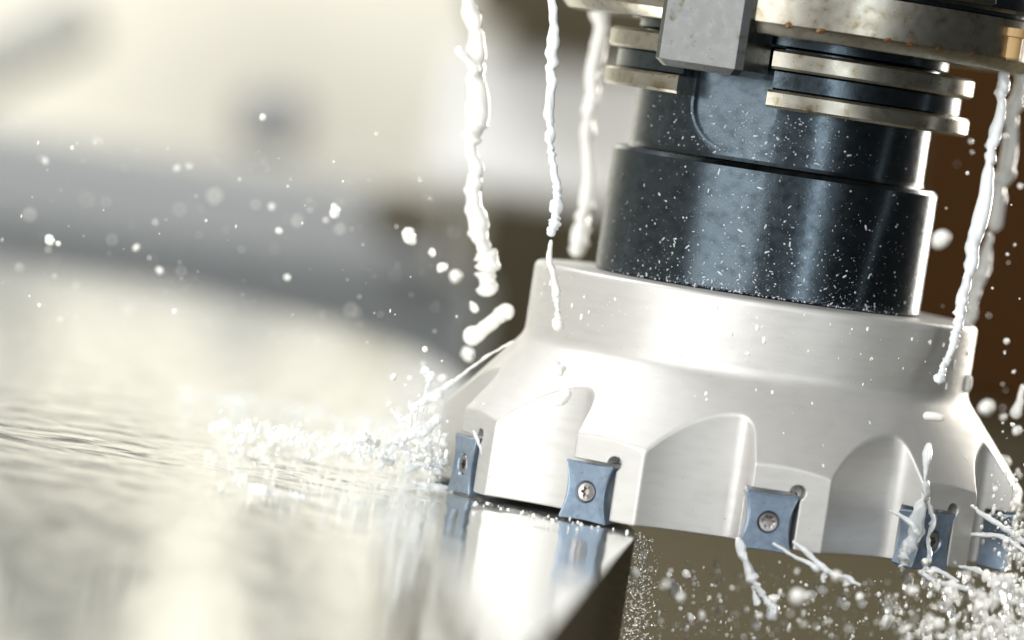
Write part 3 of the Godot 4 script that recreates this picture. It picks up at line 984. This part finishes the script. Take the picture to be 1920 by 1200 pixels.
# ------------------------------------------------------------------ the blurred machine behind
func slab(called: String, px: Rect2, depth: float, thick: float, m: Material, label: String, category: String, kind := "", bevel := 4.0) -> MeshInstance3D:
	# a bevelled block whose front shows about the given rectangle (in pixels along the tilted horizon)
	var c := at(px.get_center().x, px.get_center().y, depth)
	var k := px_size(depth) * 500.0
	var hx := px.size.x * k
	var hy := px.size.y * k
	var o := part(called, creased(box_soup(Vector3(-hx, -hy, -thick * 1000.0), Vector3(hx, hy, 0), minf(bevel, minf(hx, hy) * 0.4)), 20.0), m)
	o.position = c
	return tag(o, label, category, "", kind) as MeshInstance3D


func build_background() -> void:
	var wall := part("enclosure_wall", creased(box_soup(Vector3(-2500, -900, -40), Vector3(-85, 1500, 0), 4.0), 20.0), M.cream)
	wall.position = Vector3(0, 0, -3.2)
	tag(wall, "cream machine enclosure wall far behind, wholly out of focus", "wall", "", "structure")
	var dark := part("enclosure_wall", creased(box_soup(Vector3(-85, -900, -40), Vector3(2500, 1500, 0), 4.0), 20.0), M.olive)
	dark.position = Vector3(0, 0, -3.2)
	tag(dark, "dark olive machine wall behind the cutter, out of focus", "wall", "", "structure")
	var right := part("enclosure_wall", creased(box_soup(Vector3(0, -700, -3100), Vector3(40, 1500, 1000), 4.0), 20.0), M.dark)
	right.position.x = 0.95
	tag(right, "dark side wall of the machine right of the tool, seen only in reflections", "wall", "", "structure")
	var left := part("enclosure_wall", creased(box_soup(Vector3(-40, -700, -3100), Vector3(0, 1500, 1000), 4.0), 20.0), M.cream)
	left.position.x = -1.7
	tag(left, "cream side wall of the machine left of the tool, seen only in reflections", "wall", "", "structure")
	slab("machine_rail", Rect2(-500, 275, 1330, 420), 2.05, 0.10, M.grey, "broad grey rail of the machine behind the plate at left", "machine rail")
	slab("rail_skirt", Rect2(-500, 425, 1400, 300), 2.0, 0.05, M.blue_grey, "dark blue grey skirt below the broad grey rail", "machine skirt")
	slab("locking_bolt", Rect2(440, 165, 130, 120), 2.25, 0.04, M.grey, "dark round blur of a bolt above the grey rail", "bolt", "", 12.0)
	slab("clamp_block", Rect2(690, 370, 140, 80), 1.98, 0.05, M.olive, "small dark olive block at the right end of the grey rail", "clamp block")
	slab("machine_cover", Rect2(820, 110, 420, 270), 2.1, 0.05, M.white, "pale grey cover plate behind the coolant jets", "machine cover")
	slab("machine_beam", Rect2(890, -210, 420, 270), 2.05, 0.08, M.olive, "dark beam at the top edge behind the coolant jets", "machine beam")
	slab("cable_duct", Rect2(-260, 60, 440, 120), 2.3, 0.05, M.pale_grey, "slanting grey duct blurred in the upper left corner", "cable duct").rotation.z = 0.6
	slab("machine_door", Rect2(1700, 100, 600, 700), 2.1, 0.05, M.brown, "dark brown machine door right of the tool holder", "machine door")
	var bed := part("machine_bed", creased(box_soup(Vector3(-1500, -240, -3100), Vector3(1500, -180, 900), 4.0), 20.0), M.olive)
	tag(bed, "olive machine bed far below the cutter", "machine bed", "", "structure")
	# things higher up, which only the wet plate shows as reflections
	slab("overhead_crane", Rect2(60, -920, 470, 450), 3.8, 0.1, M.dark, "grey crane above the view, mirrored in the wet plate's lower left", "crane").rotation.z = 0.3
	slab("overhead_guard", Rect2(740, -900, 140, 560), 3.8, 0.05, M.dark, "dark guard above the view, mirrored in the wet plate", "machine guard").rotation.z = -0.45


# ------------------------------------------------------------------ lamps
func softbox(called: String, label: String, where: Vector3, aim: Vector3, size: Vector2, energy: float, tint := Color(1, 1, 1)) -> void:
	var t := thing(called, label, "lamp", where)
	t.look_at(aim, Vector3.UP)
	part("housing", creased(box_soup(Vector3(-size.x * 510, -size.y * 510, 3), Vector3(size.x * 510, size.y * 510, 120), 4.0), 20.0), M.lamp_shell, t)
	var glow := mat(Color(1, 1, 1), 0.5)
	glow.emission_enabled = true
	glow.emission = tint
	glow.emission_energy_multiplier = 0.9
	part("lamp_diffuser", creased(box_soup(Vector3(-size.x * 500, -size.y * 500, 0), Vector3(size.x * 500, size.y * 500, 2.5), 0.5), 20.0), glow, t)
	var l := AreaLight3D.new()
	l.name = "lamp_light"
	l.area_size = size
	l.light_energy = energy
	l.light_color = tint
	l.area_range = 6.0
	l.shadow_enabled = true
	l.position = Vector3(0, 0, -0.004)
	t.add_child(l)


func _ready() -> void:
	rng.seed = 7
	noise.seed = 12
	noise.frequency = 0.01
	noise.fractal_octaves = 3
	# camera
	cam = Camera3D.new()
	cam.name = "camera"
	var look := CameraAttributesPhysical.new()
	look.frustum_focal_length = FOCAL
	look.frustum_focus_distance = 1.03
	look.frustum_near = 0.05
	look.frustum_far = 20.0
	look.exposure_aperture = 11.5
	cam.attributes = look
	cam.basis = Basis(Vector3.RIGHT, deg_to_rad(PITCH)) * Basis(Vector3.BACK, deg_to_rad(TILT))
	var f := 1200.0 * FOCAL / 24.0
	cam.position = -(cam.basis * (Vector3((1352.0 - 960.0) / f, -(983.0 - 600.0) / f, -1.0) * (f / 10.75 * MM)))
	add_child(cam)
	eye = Transform3D(cam.basis, cam.position)
	# surroundings, lamps, exposure
	var env := Environment.new()
	env.background_mode = Environment.BG_COLOR
	env.background_color = lin(0.46, 0.46, 0.45)
	env.tonemap_mode = Environment.TONE_MAPPER_LINEAR
	env.tonemap_exposure = 1.14
	env.sdfgi_enabled = true
	env.ssao_enabled = true
	env.ssil_enabled = true
	var we := WorldEnvironment.new()
	we.name = "environment"
	we.environment = env
	add_child(we)
	make_materials()
	softbox("key_lamp", "large soft lamp in front of the tool at upper left", Vector3(-0.72, 0.55, 1.3), Vector3(0, 0.04, 0), Vector2(1.3, 1.1), 1.4)
	softbox("fill_lamp", "smaller soft lamp in front of the tool at the right", Vector3(0.75, 0.3, 1.35), Vector3(0, 0.04, 0), Vector2(0.22, 0.8), 0.22, Color(0.95, 0.98, 1.0))
	softbox("rim_lamp", "soft lamp behind the tool at the right", Vector3(0.52, 0.25, -0.95), Vector3(0, 0.05, 0), Vector2(0.35, 0.6), 0.8, Color(1.0, 0.97, 0.92))
	softbox("wall_lamp", "long lamp lighting the enclosure wall behind", Vector3(-0.9, 1.2, -1.9), Vector3(-0.6, 0.1, -3.2), Vector2(1.2, 0.3), 3.7, Color(1.0, 0.99, 0.96))
	softbox("rail_lamp", "lamp lighting the machine parts behind the plate", Vector3(-0.5, 0.9, -0.3), Vector3(-0.3, 0.02, -1.0), Vector2(0.6, 0.3), 1.0)
	build_background()
	build_plate()
	build_spindle()
	await build_holder()
	build_face_mill()
	build_jets()
	build_drops()
	build_speckles()
